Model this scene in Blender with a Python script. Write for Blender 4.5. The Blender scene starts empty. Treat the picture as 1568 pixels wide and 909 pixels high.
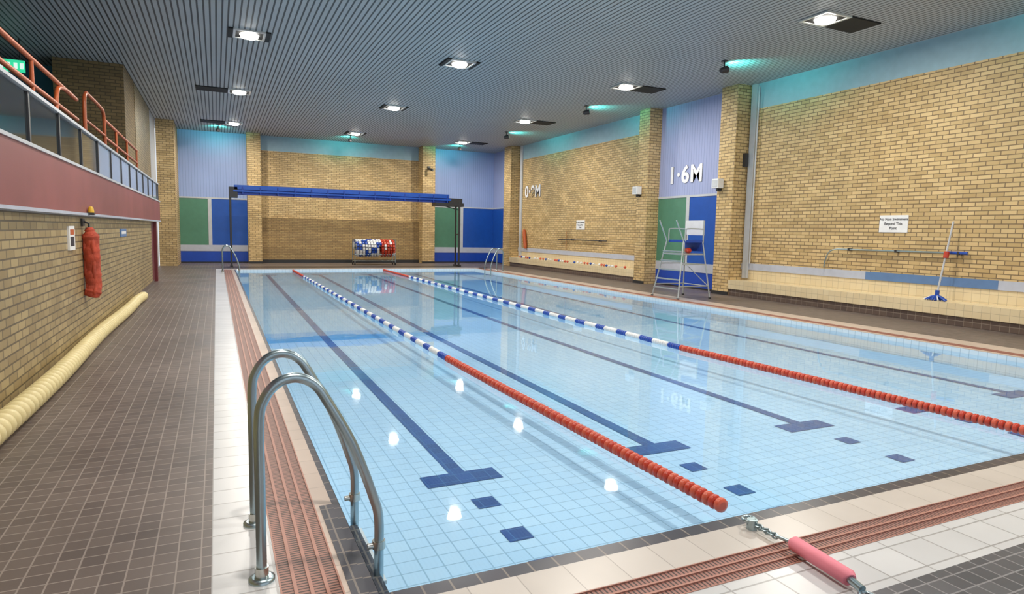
import bpy, bmesh, math, random
from mathutils import Vector, Matrix
random.seed(4)
S=1.55
scene=bpy.context.scene
# ------------------------------------------------------------------ materials
def newmat(name):
    m=bpy.data.materials.new(name); m.use_nodes=True
    nt=m.node_tree; b=nt.nodes['Principled BSDF']
    return m,nt,b
def simple(name,col,rough=.5,metal=0,noise=.06,scale=6,emit=None,es=0,spec=None,bump=0):
    m,nt,b=newmat(name)
    b.inputs['Roughness'].default_value=rough; b.inputs['Metallic'].default_value=metal
    tc=nt.nodes.new('ShaderNodeTexCoord'); nz=nt.nodes.new('ShaderNodeTexNoise'); nz.inputs['Scale'].default_value=scale
    nz.inputs['Detail'].default_value=4
    nt.links.new(tc.outputs['Object'],nz.inputs['Vector'])
    mr=nt.nodes.new('ShaderNodeMapRange'); mr.inputs['To Min'].default_value=1-noise*2; mr.inputs['To Max'].default_value=1+noise*2
    nt.links.new(nz.outputs['Fac'],mr.inputs['Value'])
    mx=nt.nodes.new('ShaderNodeVectorMath'); mx.operation='SCALE'; mx.inputs[0].default_value=col
    nt.links.new(mr.outputs[0],mx.inputs['Scale']); nt.links.new(mx.outputs[0],b.inputs['Base Color'])
    if spec is not None: b.inputs['Specular IOR Level'].default_value=spec
    if emit: b.inputs['Emission Color'].default_value=(*emit,1); b.inputs['Emission Strength'].default_value=es
    if bump:
        bp=nt.nodes.new('ShaderNodeBump'); bp.inputs['Strength'].default_value=bump; bp.inputs['Distance'].default_value=.03
        nt.links.new(nz.outputs['Fac'],bp.inputs['Height']); nt.links.new(bp.outputs[0],b.inputs['Normal'])
    return m
def grid(name,c1,c2,mortar,bw,bh,ms,axes,rough=.5,offset=.5,bump=.3,noise=.25,nscale=1.2,bias=0,off=(0,0),roughvar=0):
    m,nt,b=newmat(name); N=nt.nodes; L=nt.links
    tc=N.new('ShaderNodeTexCoord'); sp=N.new('ShaderNodeSeparateXYZ'); L.new(tc.outputs['Object'],sp.inputs[0])
    cb=N.new('ShaderNodeCombineXYZ')
    for i,a in enumerate(axes):
        ad=N.new('ShaderNodeMath'); ad.operation='ADD'; ad.inputs[1].default_value=off[i]+50*bw*(i==0)+50*bh*(i==1)
        L.new(sp.outputs['XYZ'.index(a)],ad.inputs[0]); L.new(ad.outputs[0],cb.inputs[i])
    br=N.new('ShaderNodeTexBrick'); L.new(cb.outputs[0],br.inputs['Vector'])
    br.offset=offset; br.squash=1; br.inputs['Scale'].default_value=1
    br.inputs['Color1'].default_value=(*c1,1); br.inputs['Color2'].default_value=(*c2,1); br.inputs['Mortar'].default_value=(*mortar,1)
    br.inputs['Brick Width'].default_value=bw; br.inputs['Row Height'].default_value=bh
    br.inputs['Mortar Size'].default_value=ms; br.inputs['Mortar Smooth'].default_value=.15; br.inputs['Bias'].default_value=bias
    nz=N.new('ShaderNodeTexNoise'); nz.inputs['Scale'].default_value=nscale; nz.inputs['Detail'].default_value=5
    L.new(tc.outputs['Object'],nz.inputs['Vector'])
    mr=N.new('ShaderNodeMapRange'); mr.inputs['To Min'].default_value=1-noise; mr.inputs['To Max'].default_value=1+noise
    L.new(nz.outputs['Fac'],mr.inputs['Value'])
    vm=N.new('ShaderNodeVectorMath'); vm.operation='SCALE'; L.new(br.outputs['Color'],vm.inputs[0]); L.new(mr.outputs[0],vm.inputs['Scale'])
    L.new(vm.outputs[0],b.inputs['Base Color']); b.inputs['Roughness'].default_value=rough
    if roughvar:
        r2=N.new('ShaderNodeMapRange'); r2.inputs['To Min'].default_value=rough-roughvar; r2.inputs['To Max'].default_value=rough+roughvar
        L.new(nz.outputs['Fac'],r2.inputs['Value']); L.new(r2.outputs[0],b.inputs['Roughness'])
    bp=N.new('ShaderNodeBump'); bp.inputs['Strength'].default_value=bump; bp.inputs['Distance'].default_value=.01; bp.invert=True
    L.new(br.outputs['Fac'],bp.inputs['Height']); L.new(bp.outputs[0],b.inputs['Normal'])
    return m
def stripes(name,c1,c2,axis,pitch,duty,rough=.5,noise=.1,bump=.5):
    m,nt,b=newmat(name); N=nt.nodes; L=nt.links
    tc=N.new('ShaderNodeTexCoord'); sp=N.new('ShaderNodeSeparateXYZ'); L.new(tc.outputs['Object'],sp.inputs[0])
    dv=N.new('ShaderNodeMath'); dv.operation='MULTIPLY'; dv.inputs[1].default_value=1/pitch; L.new(sp.outputs['XYZ'.index(axis)],dv.inputs[0])
    ad=N.new('ShaderNodeMath'); ad.operation='ADD'; ad.inputs[1].default_value=500; L.new(dv.outputs[0],ad.inputs[0])
    fr=N.new('ShaderNodeMath'); fr.operation='FRACT'; L.new(ad.outputs[0],fr.inputs[0])
    gt=N.new('ShaderNodeMath'); gt.operation='GREATER_THAN'; gt.inputs[1].default_value=duty; L.new(fr.outputs[0],gt.inputs[0])
    mx=N.new('ShaderNodeMixRGB'); mx.inputs[1].default_value=(*c1,1); mx.inputs[2].default_value=(*c2,1); L.new(gt.outputs[0],mx.inputs[0])
    nz=N.new('ShaderNodeTexNoise'); nz.inputs['Scale'].default_value=.8; L.new(tc.outputs['Object'],nz.inputs['Vector'])
    mr=N.new('ShaderNodeMapRange'); mr.inputs['To Min'].default_value=1-noise; mr.inputs['To Max'].default_value=1+noise; L.new(nz.outputs['Fac'],mr.inputs['Value'])
    vm=N.new('ShaderNodeVectorMath'); vm.operation='SCALE'; L.new(mx.outputs[0],vm.inputs[0]); L.new(mr.outputs[0],vm.inputs['Scale'])
    L.new(vm.outputs[0],b.inputs['Base Color']); b.inputs['Roughness'].default_value=rough
    bp=N.new('ShaderNodeBump'); bp.inputs['Strength'].default_value=bump; bp.inputs['Distance'].default_value=.02; bp.invert=True
    L.new(gt.outputs[0],bp.inputs['Height']); L.new(bp.outputs[0],b.inputs['Normal'])
    return m
BR1=(.70,.505,.245); BR2=(.50,.34,.145); BRM=(.21,.14,.07)
M={}
M['brickX']=grid('brick_buff_side',BR1,BR2,BRM,.235,.082,.009,'YZ',.6)
M['brickY']=grid('brick_buff_end',BR1,BR2,BRM,.235,.082,.009,'XZ',.6)
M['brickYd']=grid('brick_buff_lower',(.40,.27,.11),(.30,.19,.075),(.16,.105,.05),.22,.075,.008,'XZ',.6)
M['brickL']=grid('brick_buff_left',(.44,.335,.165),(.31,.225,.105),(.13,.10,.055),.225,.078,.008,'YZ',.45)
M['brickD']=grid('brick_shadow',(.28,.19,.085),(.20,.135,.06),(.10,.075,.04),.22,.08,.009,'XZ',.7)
M['brickDX']=grid('brick_shadow_side',(.28,.19,.085),(.20,.135,.06),(.10,.075,.04),.22,.08,.009,'YZ',.7)  # gallery brick: shade put into the colour, darker copy of the buff brick
M['cream']=grid('cream_wall_tile',(.78,.65,.42),(.74,.60,.37),(.52,.42,.27),.15,.15,.004,'YZ',.3,0,.2,.08)
M['creamtop']=grid('cream_bench_tile',(.83,.70,.46),(.80,.66,.42),(.55,.42,.25),.15,.15,.004,'YX',.25,0,.2,.08)
M['plinth']=grid('plinth_tile',(.10,.07,.06),(.13,.09,.07),(.25,.2,.16),.15,.1,.005,'YZ',.35,0,.2,.1)
M['deck']=grid('deck_tile_brown',(.100,.076,.068),(.145,.112,.098),(.27,.225,.20),.1,.1,.004,'XY',.42,0,.25,.4,.9,0,(0,0),.12)
M['deckgrey']=grid('deck_tile_slate',(.075,.074,.085),(.115,.112,.124),(.26,.25,.26),.1,.1,.004,'XY',.35,0,.25,.35,.9)
M['white']=grid('deck_tile_white',(.62,.62,.63),(.55,.55,.56),(.34,.33,.33),.26,.2,.005,'XY',.3,0,.2,.15,1.5,0,(.056,0))
M['beige']=grid('coping_tile_beige',(.58,.47,.40),(.52,.42,.36),(.36,.29,.25),.15,.24,.003,'XY',.3,0,.2,.15,2)
M['beige2']=grid('coping_tile_beige_near',(.57,.52,.48),(.52,.47,.43),(.36,.32,.29),.24,.25,.003,'XY',.3,0,.2,.15,2)
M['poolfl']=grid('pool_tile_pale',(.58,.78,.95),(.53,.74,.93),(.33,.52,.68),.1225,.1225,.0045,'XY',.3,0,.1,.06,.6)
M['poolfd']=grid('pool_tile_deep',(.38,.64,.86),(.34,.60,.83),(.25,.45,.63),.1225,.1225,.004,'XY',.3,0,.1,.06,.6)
M['poolwX']=grid('pool_wall_tile',(.68,.78,.86),(.64,.75,.84),(.4,.52,.62),.1225,.1225,.004,'YZ',.3,0,.1,.06)
M['poolwY']=grid('pool_wall_tile_end',(.68,.78,.86),(.64,.75,.84),(.4,.52,.62),.1225,.1225,.004,'XZ',.3,0,.1,.06)
M['navy']=grid('lane_tile_navy',(.007,.04,.20),(.011,.06,.28),(.05,.14,.34),.1225,.1225,.004,'XY',.3,0,.1,.1)
M['bandb']=grid('step_tile_blue',(.12,.42,.80),(.14,.45,.82),(.2,.45,.7),.1225,.1225,.004,'XY',.3,0,.1,.1)
M['dark']=grid('edge_tile_dark',(.045,.045,.06),(.065,.06,.075),(.2,.17,.15),.13,.13,.005,'XY',.3,0,.2,.2)
M['ceil']=stripes('ceiling_slats',(.50,.505,.50),(.075,.075,.075),'X',.105,.70,.5)
M['clad']=stripes('lilac_cladding_side',(.38,.43,.68),(.29,.34,.58),'Y',.11,.85,.45)
M['cladY']=stripes('lilac_cladding_end',(.34,.44,.74),(.26,.35,.62),'X',.11,.85,.45)
M['grate']=stripes('grate_bars',(.33,.15,.11),(.05,.025,.02),'Y',.022,.6,.5,.2,.2)
M['grateN']=stripes('grate_bars_near',(.33,.15,.12),(.05,.025,.02),'X',.022,.6,.5,.2,.2)
M['plaster']=simple('pale_blue_plaster',(.32,.48,.55),.6)
M['blue']=simple('blue_panel',(.010,.085,.42),.35)
M['dblue']=simple('dado_blue',(.010,.065,.45),.35)
M['green']=simple('green_panel',(.085,.24,.155),.4)
M['offw']=simple('offwhite_paint',(.55,.57,.60),.45)
M['lil']=simple('lilac_strip',(.50,.53,.62),.4)
M['stripb']=simple('strip_blue',(.12,.22,.42),.4)
M['black']=simple('black_trim',(.02,.02,.022),.5)
M['dred']=simple('dark_red_paint',(.16,.025,.03),.45)
M['fascia']=simple('fascia_red',(.27,.082,.078),.45,noise=.14,scale=1.5)
M['orange']=simple('orange_paint',(.52,.11,.03),.35)
M['steel']=simple('stainless_steel',(.40,.50,.54),.3,1,.04)
M['chrome']=simple('chromed_brass',(.6,.6,.56),.25,1)
M['wplast']=simple('white_plastic',(.8,.8,.8),.35)
M['bplast']=simple('blue_plastic',(.015,.07,.40),.35)
M['beam']=simple('gantry_blue',(.012,.12,.62),.3)
M['red']=simple('red_plastic',(.52,.045,.02),.35)
M['redl']=simple('red_light_plastic',(.62,.10,.05),.35)
M['redgap']=simple('rope_gap_red',(.18,.02,.015),.5)
M['pink']=simple('pink_foam',(.85,.25,.32),.6)
M['hose']=simple('hose_cream',(.80,.68,.36),.45)
M['hosed']=simple('hose_groove',(.33,.20,.06),.5)
M['bag']=simple('red_fabric',(.46,.065,.03),.75,noise=.35,scale=9,bump=.6)
M['dgrey']=simple('dark_grey_metal',(.05,.05,.055),.4,.3)
M['letter']=simple('letter_white',(.92,.92,.95),.4)
M['lshadow']=simple('letter_edge',(.16,.15,.16),.4)
M['signw']=simple('sign_white',(.85,.85,.85),.4)
M['blacktxt']=simple('sign_text',(.02,.02,.03),.5)
M['rubber']=simple('rubber_black',(.02,.02,.02),.7)
M['wood']=simple('timber',(.45,.25,.1),.5)
M['slab']=simple('gallery_concrete',(.16,.15,.145),.8)
M['teal']=simple('teal_wall',(.03,.20,.32),.5)
M['lamp']=simple('lamp_lens',(.9,.9,.85),.3,emit=(1,.95,.86),es=22)
M['glamp']=simple('green_lens',(.2,.9,.7),.3,emit=(.25,1,.75),es=5)
M['exit']=simple('exit_sign_green',(.0,.4,.2),.4,emit=(.05,.8,.4),es=.8)
M['exitw']=simple('exit_sign_white',(.9,.9,.9),.4,emit=(.8,1,.9),es=.8)
M['redg']=simple('grate_frame',(.42,.20,.15),.5)
M['yel']=simple('yellow_plastic',(.7,.42,.03),.4)
M['chair']=simple('chair_frame',(.48,.52,.53),.35,.5)
M['hatch']=simple('hatch_dark',(.012,.012,.012),.7)
M['refl']=simple('lamp_reflector',(.75,.75,.72),.3,.4)
def glass(name,col,diffuse_mix=0,fc=(.62,.68,.78)):
    m,nt,b=newmat(name); N=nt.nodes;L=nt.links
    tr=N.new('ShaderNodeBsdfTransparent'); tr.inputs[0].default_value=(*col,1)
    gl=N.new('ShaderNodeBsdfGlossy'); gl.inputs['Roughness'].default_value=.06; gl.inputs[0].default_value=(.9,.95,1,1)
    fr=N.new('ShaderNodeFresnel'); fr.inputs[0].default_value=1.45
    df=N.new('ShaderNodeBsdfDiffuse'); df.inputs[0].default_value=(*fc,1)
    m0=N.new('ShaderNodeMixShader'); m0.inputs[0].default_value=diffuse_mix; L.new(tr.outputs[0],m0.inputs[1]); L.new(df.outputs[0],m0.inputs[2])
    ms=N.new('ShaderNodeMixShader'); L.new(fr.outputs[0],ms.inputs[0]);L.new(m0.outputs[0],ms.inputs[1]);L.new(gl.outputs[0],ms.inputs[2])
    L.new(ms.outputs[0],N['Material Output'].inputs['Surface']); return m
M['glass']=glass('tinted_glass',(.25,.28,.29),.35,(.07,.085,.09)); M['diffuse_mix']=glass('pale_glass',(.6,.65,.7),.65)  # far balustrade panels get a paler, more diffuse glass than near ones
def water():
    m,nt,b=newmat('pool_water'); N=nt.nodes;L=nt.links
    tr=N.new('ShaderNodeBsdfTransparent'); tr.inputs[0].default_value=(.92,.97,.99,1)
    gl=N.new('ShaderNodeBsdfGlossy'); gl.inputs['Roughness'].default_value=.03; gl.inputs[0].default_value=(.95,.98,1,1)
    tc=N.new('ShaderNodeTexCoord'); nz=N.new('ShaderNodeTexNoise'); nz.inputs['Scale'].default_value=1.4; nz.inputs['Detail'].default_value=3
    L.new(tc.outputs['Object'],nz.inputs['Vector'])
    bp=N.new('ShaderNodeBump'); bp.inputs['Strength'].default_value=.1; bp.inputs['Distance'].default_value=.02; L.new(nz.outputs['Fac'],bp.inputs['Height'])
    fr=N.new('ShaderNodeFresnel'); fr.inputs[0].default_value=1.33
    L.new(bp.outputs[0],gl.inputs['Normal']); L.new(bp.outputs[0],fr.inputs['Normal'])
    ms=N.new('ShaderNodeMixShader'); L.new(fr.outputs[0],ms.inputs[0]);L.new(tr.outputs[0],ms.inputs[1]);L.new(gl.outputs[0],ms.inputs[2])
    L.new(ms.outputs[0],N['Material Output'].inputs['Surface']); return m
M['water']=water()
# ------------------------------------------------------------------ geometry builder (units of camera height S)
class G:
    def __init__(s,name): s.n=name; s.v=[]; s.f=[]; s.mi=[]; s.sm=[]; s.mats=[]
    def m(s,k):
        if k not in s.mats: s.mats.append(k)
        return s.mats.index(k)
    def add(s,vs,fs,k,smooth=False):
        o=len(s.v); s.v+= [tuple(v) for v in vs]; i=s.m(k)
        for f in fs: s.f.append(tuple(o+a for a in f)); s.mi.append(i); s.sm.append(smooth)
    def box(s,x0,x1,y0,y1,z0,z1,k,top=None,R=None):
        vs=[Vector((x,y,z)) for z in (z0,z1) for y in (y0,y1) for x in (x0,x1)]
        if R: vs=[R@v for v in vs]
        s.add(vs,[(0,2,3,1),(0,1,5,4),(1,3,7,5),(3,2,6,7),(2,0,4,6)],k)
        s.add(vs,[(4,5,7,6)],top or k)
        return s
    def tube(s,pts,r,k,n=12,cap=True,rs=None):
        pts=[Vector(p) for p in pts]; rings=[]; N=len(pts); prev=None
        for i,p in enumerate(pts):
            t=(pts[min(i+1,N-1)]-pts[max(i-1,0)]).normalized()
            if prev is None:
                a=Vector((0,0,1)) if abs(t.z)<.9 else Vector((1,0,0)); u=t.cross(a).normalized()
            else:
                u=(prev-t*prev.dot(t)).normalized()
            prev=u; w=t.cross(u); rr=rs[i] if rs else r
            rings.append([p+(u*math.cos(q*2*math.pi/n)+w*math.sin(q*2*math.pi/n))*rr for q in range(n)])
        vs=[v for g in rings for v in g]; fs=[]
        for i in range(N-1):
            for q in range(n):
                fs.append((i*n+q,i*n+(q+1)%n,(i+1)*n+(q+1)%n,(i+1)*n+q))
        s.add(vs,fs,k,True)
        if cap: s.add(rings[0],[tuple(range(n))[::-1]],k); s.add(rings[-1],[tuple(range(n))],k)
        return s
    def obj(s,bevel=0,parent=None):
        me=bpy.data.meshes.new(s.n); me.from_pydata([(a*S,b*S,c*S) for a,b,c in s.v],[],s.f)
        for k in s.mats: me.materials.append(M[k])
        me.polygons.foreach_set('material_index',s.mi); me.polygons.foreach_set('use_smooth',s.sm); me.update()
        o=bpy.data.objects.new(s.n,me); scene.collection.objects.link(o)
        if bevel:
            b=o.modifiers.new('bevel','BEVEL'); b.width=bevel; b.segments=2; b.limit_method='ANGLE'
        if parent: o.parent=parent
        return o
def smooth_path(ctrl,n=6):
    P=[Vector(p) for p in ctrl]; out=[]
    for i in range(len(P)-1):
        p0=P[max(i-1,0)];p1=P[i];p2=P[i+1];p3=P[min(i+2,len(P)-1)]
        for j in range(n):
            t=j/n; out.append(.5*((2*p1)+(p2-p0)*t+(2*p0-5*p1+4*p2-p3)*t*t+(3*p1-p0-3*p2+p3)*t**3))
    out.append(P[-1]); return out
def textmesh(name,txt,size,mat,origin,xdir,updir,ext=.01,parent=None,bold=0):
    cu=bpy.data.curves.new(name,'FONT'); cu.body=txt; cu.size=size; cu.extrude=ext; cu.offset=bold; cu.align_x='CENTER'; cu.align_y='CENTER'
    if bold>.01: cu.space_character=1.12
    o=bpy.data.objects.new(name+'_c',cu); scene.collection.objects.link(o)
    bpy.context.view_layer.update(); dg=bpy.context.evaluated_depsgraph_get()
    me=bpy.data.meshes.new_from_object(o.evaluated_get(dg)); bpy.data.objects.remove(o)
    x=Vector(xdir);u=Vector(updir);z=x.cross(u)
    Mx=Matrix((( x.x,u.x,z.x,origin[0]*S),(x.y,u.y,z.y,origin[1]*S),(x.z,u.z,z.z,origin[2]*S),(0,0,0,1)))
    me.transform(Mx); me.materials.clear(); me.materials.append(M[mat])
    ob=bpy.data.objects.new(name,me); scene.collection.objects.link(ob)
    if parent: ob.parent=parent
    return ob
H=3.56
# ------------------------------------------------------------------ shell
YB=19.5; XR=8.3; X0=.385; X1=6.4; Y0=1.66; Y1=16.3
g=G('ceiling'); g.box(-5,8.5,-3,YB+.2,H,H+.1,'ceil'); g.obj()
def recess_panels(g,axis,a0,a1,mid,pos,th,flip):
    def bx(a,b,z0,z1,k,off=0):
        if axis=='X': g.box(pos-off,pos+th,a,b,z0,z1,k)
        else: g.box(a,b,pos-off,pos+th,z0,z1,k)
    bx(a0,a1,0,.03,'black',.01); bx(a0,a1,.03,.32,'dblue'); bx(a0,a1,.32,.49,'lil',.01)
    w=.045
    ka,kb=('blue','green') if flip else ('green','blue')
    if mid:
        bx(a0,mid-w,.49,1.75,ka); bx(mid-w,mid+w,.49,1.75,'offw',.012); bx(mid+w,a1,.49,1.75,kb)
    else: bx(a0,a1,.49,1.75,'blue')
    bx(a0,a1,1.75,1.79,'offw',.012)
    bx(a0,a1,1.79,H,'clad' if axis=='X' else 'cladY')
g=G('wall_right')
for a,b in ((-3,8.4),(11.15,17.5)):
    g.box(XR,XR+.15,a,b,0,.45,'cream'); g.box(XR,XR+.15,a,b,.45,3.15,'brickX'); g.box(XR,XR+.15,a,b,3.15,H,'plaster')
recess_panels(g,'X',8.78,10.8,9.88,XR,.15,True)
recess_panels(g,'X',18.0,YB,None,XR,.15,True)
g.obj()
for a,b in ((8.4,8.78),(10.8,11.15),(17.5,18.0)):
    g=G('column_right'); g.box(8.0,8.3,a,b,0,H,'brickX'); 
    o=g.obj()
    me=o.data; me.materials.append(M['brickY'])
    for p in me.polygons:
        if abs(p.normal.y)>.5: p.material_index=1
    if a<17:
        g=G('trim_column'); g.box(7.985,8.0,a-.01,b+.01,0,.06,'black'); g.obj()
g=G('trim_strip_near')
g.box(8.285,8.3,-3,4.36,.45,.56,'lil'); g.box(8.283,8.3,4.36,6.05,.45,.56,'stripb'); g.box(8.285,8.3,6.05,8.4,.45,.56,'lil'); g.obj()
G('trim_strip_far').box(8.285,8.3,11.15,17.5,.45,.56,'lil').obj()
G('trim_vertical').box(8.26,8.3,8.24,8.36,.3,H,'offw').obj(.01)
G('trim_vertical').box(8.26,8.3,17.28,17.42,.3,H,'offw').obj(.01)
g=G('trim_conduit'); g.tube([(8.25,8.18,.56),(8.25,8.18,3.5)],.012,'offw',8); g.box(8.18,8.24,8.33,8.4,2.2,2.42,'dgrey'); g.obj()
for a,b in ((-3,8.4),(11.15,17.5)):
    g=G('tiled_bench'); g.box(8.0,8.3,a,b,.114,.27,'cream','creamtop'); g.box(8.02,8.3,a,b,0,.114,'plinth'); g.obj(.008)
g=G('wall_back')
recess_panels(g,'Y',-.9,.8,-.15,YB,.15,False)
recess_panels(g,'Y',6.15,8.3,7.2,YB,.15,False)
g.box(1.15,5.75,YB,YB+.15,1.28,3.15,'brickY'); g.box(1.15,5.75,YB,YB+.15,3.15,H,'plaster')
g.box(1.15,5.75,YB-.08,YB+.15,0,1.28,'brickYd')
g.obj()
G('baseboard_back').box(1.15,5.75,YB-.1,YB-.08,0,.09,'black').obj()
for a,b in ((.8,1.15),(5.75,6.15)):
    o=G('column_back').box(a,b,19.05,YB,0,H,'brickY').obj(); me=o.data; me.materials.append(M['brickX'])
    for p in me.polygons:
        if abs(p.normal.x)>.5: p.material_index=1
    G('trim_column').box(a-.01,b+.01,19.035,19.05,0,.06,'black').obj()
g=G('security_camera'); g.box(5.9,5.98,19.0,19.05,2.86,2.96,'dgrey'); g.tube([(5.94,19.02,2.9),(5.94,18.92,2.88)],.012,'dgrey',8); g.tube([(5.9,18.95,2.88),(5.98,18.78,2.83)],.035,'dgrey',12); g.tube([(5.98,18.78,2.83),(5.985,18.77,2.828)],.025,'steel',12); g.obj()
o=G('column_left').box(-1.28,-.89,17.9,YB,0,H,'brickY').obj()
me=o.data; me.materials.append(M['brickX'])
for p in me.polygons:
    if abs(p.normal.x)>.5: p.material_index=1
g=G('wall_left')
g.box(-1.3,-1.0,-3,12.4,0,1.06,'brickL'); g.box(-1.3,-1.06,12.4,13.65,0,1.06,'dred'); g.obj()
g=G('wall_left_far')
g.box(-1.5,-1.3,13.75,16.6,0,H,'brickL'); g.box(-1.5,-1.3,16.6,17.9,0,H,'offw'); g.obj()
G('trim_doorpost').box(-1.02,-.97,13.0,13.12,0,1.06,'dred').obj()
G('baseboard_left').box(-1.0,-.985,-3,12.4,0,.06,'plinth').obj()
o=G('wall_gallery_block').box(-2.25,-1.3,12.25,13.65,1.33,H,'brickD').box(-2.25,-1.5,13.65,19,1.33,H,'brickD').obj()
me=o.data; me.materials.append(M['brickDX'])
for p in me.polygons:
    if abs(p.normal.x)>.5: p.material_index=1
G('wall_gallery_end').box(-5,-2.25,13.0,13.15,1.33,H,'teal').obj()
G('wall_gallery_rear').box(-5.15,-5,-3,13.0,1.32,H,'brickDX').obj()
g=G('gallery_balcony'); g.box(-5,-1.0,-3,13.65,1.085,1.32,'slab'); g.box(-1.0,-.95,-3,13.7,1.085,1.43,'fascia'); g.box(-1.01,-.94,-3,13.72,1.43,1.45,'offw'); g.box(-.999,-.94,-3,13.72,1.065,1.085,'lil'); g.obj()
g=G('glass_balustrade')
y=-2.6
while y<13.6:
    g.box(-.99,-.965,y-.015,y+.015,1.45,1.75,'dgrey'); g.box(-.98,-.975,y+.015,min(y+.78,13.68),1.46,1.74,'diffuse_mix' if y>6.6 else 'glass'); y+=.8
g.box(-.99,-.965,13.66,13.69,1.45,1.75,'dgrey'); g.box(-1.0,-.955,-3,13.7,1.75,1.77,'offw'); g.obj()
g=G('orange_gallery_railing')
rr=.018
for z,y1 in ((2.14,7.2),(1.96,7.2)): g.tube([(-1.15,-2.8,z),(-1.15,y1,z)],rr,'orange',10)
g.tube(smooth_path([(-1.15,6.3,1.45),(-1.15,6.35,2.0),(-1.15,6.6,2.13),(-1.15,7.2,2.14)],5)+[],rr,'orange',10)
g.tube(smooth_path([(-1.15,7.6,1.32),(-1.15,7.6,2.1),(-1.15,7.68,2.28),(-1.15,7.9,2.3),(-1.15,8.6,2.3),(-1.15,8.8,2.26),(-1.15,8.84,2.1),(-1.15,8.84,1.32)],5),rr,'orange',10)
g.tube([(-1.15,7.6,2.02),(-1.15,8.84,2.02)],rr*.8,'orange',8)
for z in (2.2,2.0): g.tube([(-1.15,8.84,z),(-1.15,12.2,z)],rr,'orange',10)
for y in (-2,0,2,4,5.6,9.8,10.9,12.15): g.tube([(-1.15,y,1.32),(-1.15,y,2.2 if y>8.8 else 2.14)],rr*.8,'orange',8)
g.obj()
g=G('exit_sign'); g.box(-2.75,-2.4,11.3,11.35,3.1,3.26,'exit'); 
for x in (-2.68,-2.6,-2.52,-2.45): g.box(x,x+.04,11.29,11.3,3.14,3.22,'exitw')
g.tube([(-2.7,11.32,3.26),(-2.7,11.32,H)],.008,'dgrey',6); g.tube([(-2.45,11.32,3.26),(-2.45,11.32,H)],.008,'dgrey',6); g.obj()
# ------------------------------------------------------------------ floor
g=G('floor')
T=-.12
def slab(x0,x1,y0,y1,k): g.box(x0,x1,y0,y1,T,0,k)
slab(-1.3,-.036,-3,YB,'deck'); slab(-.036,.137,-3,Y1+.3,'white'); slab(-.036,X1+.5,Y1+.3,YB,'deck')
slab(.30,.36,1.6,Y1,'beige')
slab(.30,8.3,-3,1.13,'deckgrey'); slab(.30,8.3,1.13,1.33,'white'); slab(.30,X1,1.45,1.6,'beige2')
slab(.137,.30,-3,1.2,'white')
slab(.137,X1+.5,Y1+.02,Y1+.3,'beige2')
slab(X1,X1+.07,1.45,Y1+.02,'beige'); slab(X1+.2,X1+.5,1.45,Y1+.3,'beige'); slab(X1+.5,8.3,1.33,YB,'deck')
g.obj()
g=G('pool_edge_tiles')
g.box(.36,X0,1.6,Y1+.02,T,-.001,'dark'); g.box(X0,X1,1.6,Y0,T,-.001,'dark'); g.box(X0,X1,Y1,Y1+.02,T,-.001,'dark')
g.box(.315,.36,1.62,2.3,0,.002,'dark'); g.box(X0,X0+.05,1.66,2.22,-.12,-.055,'dark'); g.obj()
def grate(name,x0,x1,y0,y1,along):
    g=G(name); g.box(x0,x1,y0,y1,T,-.02,'black')
    k='grate' if along=='Y' else 'grateN'
    g.box(x0,x1,y0,y1,-.012,-.002,k)
    if along=='Y':
        for i in range(5): 
            x=x0+(x1-x0)*i/4; g.box(max(x0,x-.005),min(x1,x+.005),y0,y1,-.01,.002,'redg')
    else:
        for i in range(4):
            y=y0+(y1-y0)*i/3; g.box(x0,x1,max(y0,y-.004),min(y1,y+.004),-.01,.002,'redg')
    return g.obj()
grate('overflow_grate',.137,.30,1.2,Y1+.02,'Y'); grate('overflow_grate',.30,X1+.07,1.33,1.45,'X'); grate('overflow_grate',X1+.07,X1+.2,1.33,Y1+.02,'Y')
# ------------------------------------------------------------------ pool
YS=6.9
def zf(y):
    return -.185 if y<YS else -.185+ (y-YS)/(Y1-YS)*.095
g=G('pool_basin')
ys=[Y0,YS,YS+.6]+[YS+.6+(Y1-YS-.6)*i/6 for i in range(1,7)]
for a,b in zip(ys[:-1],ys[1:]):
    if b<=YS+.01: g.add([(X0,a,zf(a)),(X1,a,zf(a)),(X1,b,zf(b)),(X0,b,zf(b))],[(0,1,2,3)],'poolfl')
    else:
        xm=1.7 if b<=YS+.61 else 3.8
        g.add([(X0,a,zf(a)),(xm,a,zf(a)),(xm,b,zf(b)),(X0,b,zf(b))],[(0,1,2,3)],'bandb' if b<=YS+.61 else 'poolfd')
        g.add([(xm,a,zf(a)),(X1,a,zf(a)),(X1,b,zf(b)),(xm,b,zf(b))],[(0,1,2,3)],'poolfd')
q=.002
g.add([(X0+q,Y0,-.2),(X0+q,Y1,-.2),(X0+q,Y1,-.003),(X0+q,Y0,-.003)],[(0,1,2,3)],'poolwX')
g.add([(X1-q,Y0,-.2),(X1-q,Y1,-.2),(X1-q,Y1,-.003),(X1-q,Y0,-.003)],[(3,2,1,0)],'poolwX')
g.add([(X0,Y0+q,-.2),(X1,Y0+q,-.2),(X1,Y0+q,-.003),(X0,Y0+q,-.003)],[(3,2,1,0)],'poolwY')
g.add([(X0,Y1-q,-.2),(X1,Y1-q,-.2),(X1,Y1-q,-.003),(X0,Y1-q,-.003)],[(0,1,2,3)],'poolwY')
g.obj()
g=G('pool_lane_markings'); e=.0025
def mark(x0,x1,y0,y1):
    cuts=[y0]+[c for c in ys if y0<c<y1]+[y1]
    for p,q in zip(cuts[:-1],cuts[1:]): g.add([(x0,p,zf(p)+e),(x1,p,zf(p)+e),(x1,q,zf(q)+e),(x0,q,zf(q)+e)],[(0,1,2,3)],'navy')
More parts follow.
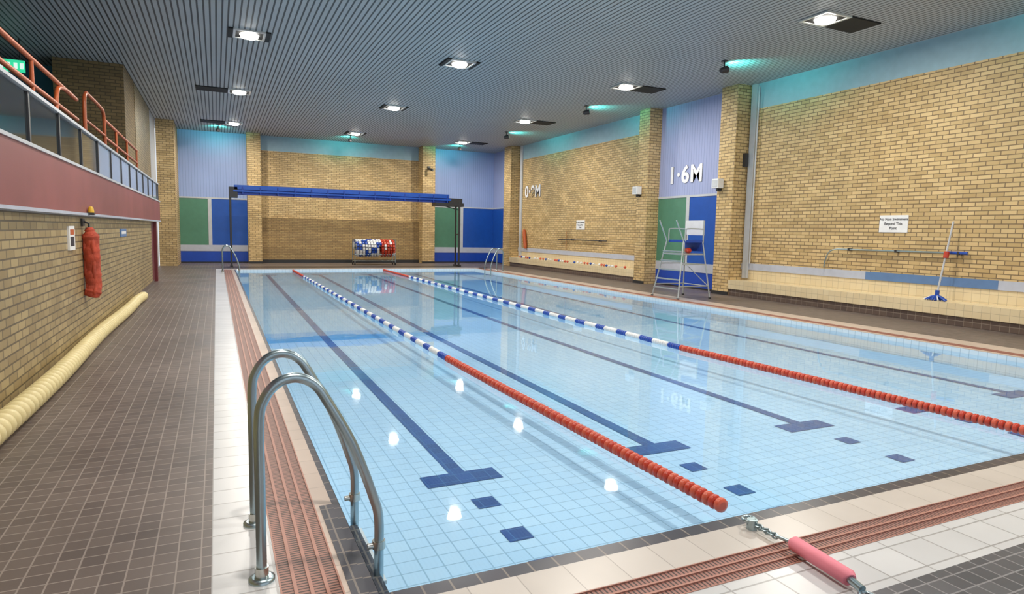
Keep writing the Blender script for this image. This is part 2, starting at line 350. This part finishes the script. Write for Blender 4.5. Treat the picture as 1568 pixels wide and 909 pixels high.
for i in range(5):
    x=1.05+1.16*i; w=.04
    mark(x-w,x+w,2.87,15.6); mark(x-.19,x+.19,2.73,2.87); mark(x-.19,x+.19,15.6,15.75)
    for y in (2.44,2.12,1.86): mark(x-.052,x+.052,y,y+.105)
g.obj()
ZW=-.045
g=G('pool_water'); g.add([(X0,Y0,ZW),(X1,Y0,ZW),(X1,Y1,ZW),(X0,Y1,ZW)],[(0,1,2,3)],'water'); g.obj()
# ------------------------------------------------------------------ lane ropes
def rope(pts,yred,yfar,yend,name):
    g=G(name); P=pts
    def fx(y):
        for (ya,xa),(yb,xb) in zip(P[:-1],P[1:]):
            if y<=yb: return xa+(xb-xa)*(y-ya)/(yb-ya)
        return P[-1][1]
    zr=-.026
    g.tube([(fx(y),y,zr) for y in [P[0][0]+k*(yend-P[0][0])/40 for k in range(41)]],.017,'redgap',8)
    y=P[0][0]; i=0; prof=[(-.5,.55),(-.36,.95),(-.1,1),(.1,1),(.36,.95),(.5,.55)]; pitch=.034; R=.029
    while y<yend-.02:
        if y<yred: k='red' if i%2 else 'redl'
        elif y>yfar: k='red'
        else: k='bplast' if ((y-yred)/.42)%1<.45 else 'wplast'
        rsc=R*(1 if y<yred else .9)
        ring=[(fx(y),y+a*pitch*.78,zr) for a,b in prof]
        g.tube(ring,1,k,12,True,[b*rsc for a,b in prof])
        y+=pitch; i+=1
    return g.obj()
rope([(1.80,1.74),(2.8,1.72),(4.8,1.68),(16.27,1.67)],4.85,14.2,16.27,'lane_rope')
rope([(1.72,4.04),(2.9,3.97),(4.56,3.88),(7,3.86),(16.27,3.89)],4.62,13.8,16.27,'lane_rope')
# ------------------------------------------------------------------ ladders
def ladder(y0,y1,xb,sgn,name='pool_ladder'):
    g=G(name); r=.0145
    X=lambda d: xb+sgn*d
    for y in (y0,y1):
        c=[(X(0),y,.0),(X(0),y,.25),(X(0),y,.46),(X(.015),y,.525),(X(.05),y,.567),(X(.10),y,.58),(X(.15),y,.556),(X(.19),y,.495),(X(.26),y,.36),(X(.32),y,.19),(X(.335),y,.12),(X(.335),y,.0),(X(.335),y,-.14)]
        g.tube(smooth_path(c,6),r,'steel',14)
        g.tube([(X(0),y,0),(X(0),y,.008),(X(0),y,.012)],.04,'steel',20,True,[.036,.036,.026]); g.tube([(X(0),y,.012),(X(0),y,.04)],.019,'chrome',14)
        g.tube([(X(.335),y,.03),(X(.335),y,.055)],.02,'chrome',14); g.tube([(X(.30),y,.04),(X(.335),y,.04)],.009,'chrome',10)
    for z in (-.08,-.14): g.box(min(X(.31),X(.36)),max(X(.31),X(.36)),min(y0,y1),max(y0,y1),z-.012,z,'wplast')
    return g.obj()
ladder(1.86,2.24,.095,1); ladder(15.4,15.8,.11,1); ladder(15.0,15.4,X1+.28,-1)
# ------------------------------------------------------------------ pink tensioner
g=G('lane_rope_tensioner')
g.tube([(1.655,1.385,.03),(1.652,1.38,.032),(1.632,1.17,.032),(1.63,1.165,.03)],.024,'pink',18,True,[.018,.024,.024,.018])
g.tube([(1.63,1.165,.03),(1.622,1.12,.025)],.012,'steel',10); 
ring=[(1.618+.018*math.cos(t*math.pi/6),1.10+.022*math.sin(t*math.pi/6),.018) for t in range(13)]; g.tube(ring,.005,'steel',8)
g.tube([(1.655,1.385,.03),(1.66,1.46,.02)],.006,'steel',8)
for i in range(6):
    yy=1.465+i*.016; g.tube([(1.66+.008*math.cos(t*math.pi/4)*(1 if i%2 else .4),yy+.013*math.sin(t*math.pi/4),.018+.008*math.cos(t*math.pi/4)*(0 if i%2 else 1)) for t in range(9)],.0035,'steel',6)
g.tube([(1.655,1.56,.0),(1.655,1.56,.035)],.018,'steel',14); g.tube([(1.655+.022*math.cos(t*math.pi/8),1.575+.02*math.sin(t*math.pi/8),.03) for t in range(17)],.006,'steel',8)
g.obj()
# ------------------------------------------------------------------ hose
g=G('corrugated_hose')
def hp(y): return (-.925+.012*math.sin(y*1.7)+(.05*(y-9.1) if y>9.1 else 0),y,.06)
y=-1.5; pit=.075
g.tube([hp(-1.5+.1*k) for k in range(113)],.045,'hosed',14)
while y<9.7:
    g.tube([hp(y-pit*.34),hp(y-pit*.24),hp(y),hp(y+pit*.24),hp(y+pit*.34)],1,'hose',16,True,[.045,.057,.060,.057,.045]); y+=pit
g.tube([hp(9.68),hp(9.78)],.05,'hose',16)
g.obj()
# ------------------------------------------------------------------ left wall items
g=G('hanging_rescue_bag')
c=[(-.95,6.25,.97),(-.945,6.25,.93),(-.94,6.25,.86),(-.94,6.25,.74),(-.94,6.26,.6),(-.935,6.25,.48),(-.945,6.24,.42),(-.95,6.24,.40)]
pp=smooth_path(c,6); nn=len(pp)
g.tube(pp,1,'bag',18,True,[.018+.038*min(1,i/9)+.004*math.sin(i*.8)+.004*math.sin(i*2.1) if i<nn-3 else .042 for i in range(nn)])
for a_ in (.5,2.2,3.6,5.1): g.tube([(q.x+.046*math.cos(a_),q.y+.046*math.sin(a_)+.008*math.sin(i*.7),q.z) for i,q in enumerate(pp[8:-4])],.015,'bag',8)
g.tube([(-.99,6.25,1.02),(-.95,6.25,1.0),(-.95,6.25,.95)],.008,'dgrey',8); g.box(-1.0,-.985,6.2,6.3,.98,1.04,'dgrey')
g.obj()
g=G('safety_switch_sign'); g.box(-1.0,-.985,5.66,5.86,.80,.98,'signw'); g.box(-.986,-.984,5.69,5.83,.83,.9,'blacktxt'); g.box(-.986,-.984,5.69,5.83,.915,.955,'orange'); g.obj()
g=G('blue_notice'); g.box(-1.0,-.988,8.5,9.0,.86,.95,'stripb'); g.box(-.989,-.986,8.56,8.94,.89,.92,'signw'); g.obj()
g=G('alarm_beacon')
g.tube([(-.925,6.2,1.085),(-.925,6.2,1.10),(-.925,6.2,1.13),(-.925,6.2,1.14)],.03,'yel',14,True,[.024,.024,.018,.01]); g.box(-.95,-.90,6.17,6.23,1.07,1.09,'dgrey'); g.obj()
# ------------------------------------------------------------------ gantry
g=G('blue_gantry')
yb=17.5
g.box(.42,6.0,yb-.22,yb-.0,1.92,2.03,'beam'); g.box(.42,6.0,yb-.14,yb+.1,1.80,1.92,'dblue'); g.box(.40,6.05,yb-.24,yb-.2,1.86,1.9,'beam')
for i in range(14):
    x=.6+i*.41; g.box(x,x+.03,yb-.235,yb+.1,1.8,1.99,'dblue')
g.box(5.6,6.45,yb-.2,yb+.15,1.70,1.80,'dgrey'); g.box(6.0,6.4,yb-.2,yb+.1,1.8,1.93,'dgrey'); g.box(.3,.5,yb-.22,yb+.12,1.72,1.98,'dgrey')
for x in (.33,6.32):
    for y in (yb-.18,yb+.12): g.box(x-.022,x+.022,y-.022,y+.022,0,1.9,'dgrey')
    g.box(x-.03,x+.03,yb-.3,yb+.25,0,.04,'dgrey'); g.box(x-.015,x+.015,yb-.18,yb+.12,.9,.93,'dgrey')
g.tube([(.33,yb-.18,.5),(.33,yb+.12,1.6)],.012,'dgrey',8); g.tube([(6.32,yb-.18,1.6),(5.7,yb-.18,1.75)],.015,'dgrey',8)
g.obj(.006)
# ------------------------------------------------------------------ trolley with lane ropes
g=G('lane_rope_trolley'); ty=18.2
for x in (3.5,4.65):
    for y in (ty-.16,ty+.16):
        g.tube([(x,y,.06),(x,y,.72)],.012,'steel',8); g.tube([(x-.012,y,.04),(x+.012,y,.04)],.04,'rubber',14)
    g.tube([(x,ty-.16,.72),(x,ty+.16,.72)],.012,'steel',8); g.tube([(x,ty-.16,.12),(x,ty+.16,.12)],.012,'steel',8)
for y in (ty-.16,ty+.16):
    for z in (.12,.3): g.tube([(3.5,y,z),(4.65,y,z)],.012,'steel',8)
g.box(3.5,4.65,ty-.14,ty+.14,.1,.13,'dgrey')
g.tube([(3.5,ty,.48),(4.65,ty,.48)],.03,'steel',10)
for j,(xa,xb,cols) in enumerate(((3.54,4.22,('wplast','wplast','bplast','wplast','bplast')),(4.24,4.62,('red','redl','wplast','red','red')))):
    for layer,R in enumerate((.15,.22)):
        t=0; x=xa
        while x<xb:
            a=t; p=Vector((x,ty+R*math.cos(a),.48+R*math.sin(a))); tan=Vector((.01,-math.sin(a),math.cos(a)))*.03
            k=cols[(int(t/.8)+layer)%5]
            g.tube([p-tan,p+tan],.036,k,7); t+=.35; x+=.0045
g.obj()
# ------------------------------------------------------------------ lifeguard chair
g=G('lifeguard_chair'); W='wplast'
xa,xb=6.62,7.22; ya,yc=8.02,8.68
tl=.92
legs=[((xa,ya,0),(xa+.16,ya+.12,tl)),((xa,yc,0),(xa+.16,yc-.12,tl)),((xb+.05,ya,0),(xb-.05,ya+.12,tl)),((xb+.05,yc,0),(xb-.05,yc-.12,tl))]
def lerp(l,z): a,b=Vector(l[0]),Vector(l[1]); return a+(b-a)*(z/tl)
for l in legs: g.tube([l[0],l[1]],.012,'chair',8); g.tube([l[0],(l[0][0],l[0][1],.02)],.022,'rubber',8)
for i in range(1,6):
    z=i*.15; a,b=lerp(legs[0],z),lerp(legs[1],z); g.tube([a,b],.011,'chair',8); 
    g.box(a.x-.03,a.x+.03,a.y,b.y,z,z+.012,'chair')
for z in (.2,.55): 
    for p,q in ((0,2),(1,3),(2,3)): g.tube([lerp(legs[p],z),lerp(legs[q],z)],.01,'chair',8)
g.tube([lerp(legs[2],.2),lerp(legs[3],.55)],.008,'chair',6)
g.box(xa+.1,xb,ya+.1,yc-.1,.70,.725,'chair'); g.box(xa+.2,xb-.02,ya+.12,yc-.12,.9,.94,'bplast')
g.box(xb-.06,xb-.02,ya+.12,yc-.12,1.02,1.26,W); g.box(xb-.06,xb-.02,ya+.12,yc-.12,.76,.94,'bplast')
for y in (ya+.12,yc-.12):
    g.tube(smooth_path([(xa+.2,y,.92),(xa+.2,y,1.08),(xa+.24,y,1.12),(xb-.04,y,1.12)],4),.011,'chair',8)
    g.tube([(xa+.0,y,1.25),(xa+.16,y,.92)],.011,'chair',8)
    g.tube([(xb-.04,y,.9),(xb-.04,y,1.26)],.012,'chair',8)
g.obj(.004)
g=G('rescue_torpedo'); g.tube([(6.95,8.2,.75),(6.96,8.22,.77),(7.12,8.45,.77),(7.13,8.47,.75)],1,'red',12,True,[.02,.045,.045,.02]); g.obj()
# ------------------------------------------------------------------ wall right items
for nm,tx,yc_ in (('depth_marking','1·6M',10.0),('depth_marking','0·9M',16.6)):
    o=textmesh(nm,tx,.36*S*1.25,'letter',(8.292,yc_,2.18),(0,-1,0),(0,0,1),.012,None,.022)
    o.data.materials.append(M['lshadow'])
    for p in o.data.polygons:
        if abs(p.normal.x)<.5: p.material_index=1
for yc_ in (5.7,13.88):
    e_=bpy.data.objects.new('warning_sign',None); scene.collection.objects.link(e_)
    gg=G('sign_board'); gg.box(8.285,8.3,yc_-.2,yc_+.2,1.11,1.34,'signw'); gg.obj(.003,e_)
    for j,t in enumerate(('No Non Swimmers','Beyond This','Point')): textmesh('sign_line',t,.078,'blacktxt',(8.283,yc_,1.285-.06*j),(0,-1,0),(0,0,1),.001,e_,.001)
for y in (8.7,11.05):
    g=G('wall_speaker'); g.box(7.86,7.98,y-.09,y+.07,1.84,2.0,'wplast'); g.box(7.855,7.86,y-.07,y+.05,1.86,1.98,'offw'); g.box(7.95,8.0,y-.03,y+.02,1.8,1.9,'dgrey'); g.tube([(7.92,y-.01,1.84),(7.92,y-.01,1.79)],.02,'dgrey',8); g.obj(.006)
g=G('telescopic_pole')
g.tube([(8.24,4.7,.865),(8.24,6.5,.86)],.012,'steel',8); g.tube([(8.24,4.7,.865),(8.24,4.95,.865)],.02,'bplast',8)
for y in (4.8,5.6,6.3): g.box(8.22,8.3,y-.012,y+.012,.84,.88,'dgrey')
g.tube(smooth_path([(8.24,6.5,.86),(8.24,6.62,.82),(8.24,6.68,.7),(8.24,6.7,.58)],4),.01,'steel',8); g.obj()
g=G('wall_pole_far'); g.tube([(8.24,12.6,.85),(8.24,14.9,.85)],.014,'dgrey',8); g.tube([(8.24,14.5,.58),(8.24,14.5,1.05)],.014,'wood',8)
for y in (12.9,14.2): g.box(8.22,8.3,y-.012,y+.012,.83,.87,'dgrey')
g.obj()
g=G('mop'); g.tube([(8.09,4.93,.33),(8.21,4.88,1.25)],.011,'offw',8)
g.tube([(8.155,4.9,.8),(8.165,4.9,.88)],.03,'red',10); g.tube([(8.09,4.93,.30),(8.10,4.93,.40)],.025,'bplast',10)
for i in range(34):
    a=i*2.4; r_=.03+.075*((i*7)%10)/10; g.tube([(8.09,4.93,.34),(8.09+r_*.5*math.cos(a),4.93+r_*.7*math.sin(a),.32),(8.09+r_*math.cos(a)*.8,4.93+1.5*r_*math.sin(a),.28)],.011,'bplast' if i%3 else 'wplast',6)
g.obj()
g=G('orange_torpedo_buoy'); g.tube(smooth_path([(8.24,17.0,1.1),(8.24,17.0,1.05),(8.24,16.97,.9),(8.24,16.93,.7),(8.24,16.9,.58),(8.24,16.9,.54)],4),1,'orange',12,True,[.02+.035*math.sin(math.pi*min(1,max(0,i/20)))**.5 for i in range(21)]); g.obj()
g=G('bench_float_string')
y=11.6;i=0
while y<17.2:
    x=8.1+.05*math.sin(y*3); k='redl' if i%5<2 else ('wplast' if i%5<4 else 'bplast')
    g.tube([(x,y-.03,.3),(x,y,.3),(x+.01,y+.05,.3)],1,k,8,True,[.018,.03,.018]); y+=.13 if i%7 else .3; i+=1
g.tube([(8.1+.05*math.sin(q*3),q,.29) for q in [11.6+.1*t for t in range(57)]],.006,'offw',6); g.obj()
# ------------------------------------------------------------------ ceiling lights
def area(loc,size,power,col):
    l=bpy.data.lights.new('lamp_light','AREA'); l.size=size; l.energy=power; l.color=col; l.shape='DISK'
    o=bpy.data.objects.new('lamp_light',l); o.location=[c*S for c in loc]; return o
for yy in (1.5,5.5,9.5,13.5,17.6):
    for xx in (.46,3.44,6.5):
        g=G('ceiling_downlight')
        sd=0
        if xx==.46 and yy>10: sd=-1
        if xx==6.5: sd=1
        w=.2
        g.box(xx-w,xx+w,yy-.2,yy-.17,H-.02,H+.0,'refl'); g.box(xx-w,xx+w,yy+.17,yy+.2,H-.02,H,'refl')
        g.box(xx-w,xx-w+.03,yy-.17,yy+.17,H-.02,H,'refl'); g.box(xx+w-.03,xx+w,yy-.17,yy+.17,H-.02,H,'refl')
        g.box(xx-w+.03,xx+w-.03,yy-.17,yy+.17,H-.012,H,'hatch'); 
        g.tube([(xx,yy,H-.05),(xx,yy,H-.045),(xx,yy,H-.012)],1,'lamp',20,True,[.09,.105,.12])
        if sd: 
            a,b=(xx+w,xx+w+.5) if sd>0 else (xx-w-.55,xx-w)
            g.box(a,b,yy-.2,yy+.2,H-.016,H,'hatch')
        else:
            g.box(xx-w-.06,xx-w,yy-.22,yy+.22,H-.02,H,'hatch'); g.box(xx+w,xx+w+.06,yy-.22,yy+.22,H-.02,H,'hatch')
        ob=g.obj()
        a_=area((xx,yy,H-.07),.26,152,(1,.945,.85)); a_.parent=ob; scene.collection.objects.link(a_)
def flood(x,y,dx,dy,power=40):
    g=G('green_floodlight'); d=Vector((dx,dy,.25)).normalized(); d2=Vector((dx,dy,.55)).normalized()
    p=Vector((x,y,H-.13)); g.tube([(x,y,H),(x,y,H-.1)],.012,'dgrey',8); g.tube([(x,y,H-.01),(x,y,H)],.05,'dgrey',12)
    g.tube([p-d*.07,p-d*.05,p+d*.05],1,'dgrey',14,True,[.025,.04,.055]); g.tube([p+d*.05,p+d*.055],.048,'glamp',14)
    ob=g.obj()
    l=bpy.data.lights.new('flood_beam','SPOT'); l.energy=power; l.color=(.08,.95,.85); l.spot_size=math.radians(125); l.spot_blend=.9; l.shadow_soft_size=.06
    o=bpy.data.objects.new('flood_beam',l); o.location=(p+d*.1)*S; o.rotation_euler=d2.to_track_quat('-Z','Y').to_euler(); o.parent=ob; scene.collection.objects.link(o)
for y in (3.4,7.45,11.3,15.2): flood(6.8,y,1,0,85)
for x in (.1,3.4,6.6): flood(x,18.1,0,1,80)
# ------------------------------------------------------------------ world, camera
w=bpy.data.worlds.new('World'); scene.world=w; w.use_nodes=True
w.node_tree.nodes['Background'].inputs[0].default_value=(.86,.92,1,1); w.node_tree.nodes['Background'].inputs[1].default_value=.9  # ambient fill added, entering where the room is left open behind the camera
cam=bpy.data.cameras.new('camera'); co=bpy.data.objects.new('camera',cam); scene.collection.objects.link(co); scene.camera=co
z=Vector((-.4187,-.9025,.1004)).normalized(); x=Vector((.9077,-.4189,.0209)); x=(x-z*x.dot(z)).normalized(); yv=z.cross(x)
R=Matrix((x,yv,z)).transposed(); co.matrix_world=Matrix.Translation((0,0,S))@R.to_4x4()
cam.sensor_width=36; cam.lens=976/1568*36; cam.clip_start=.05; cam.clip_end=200
try:
    scene.view_settings.view_transform='Standard'
except Exception: pass
scene.view_settings.exposure=0
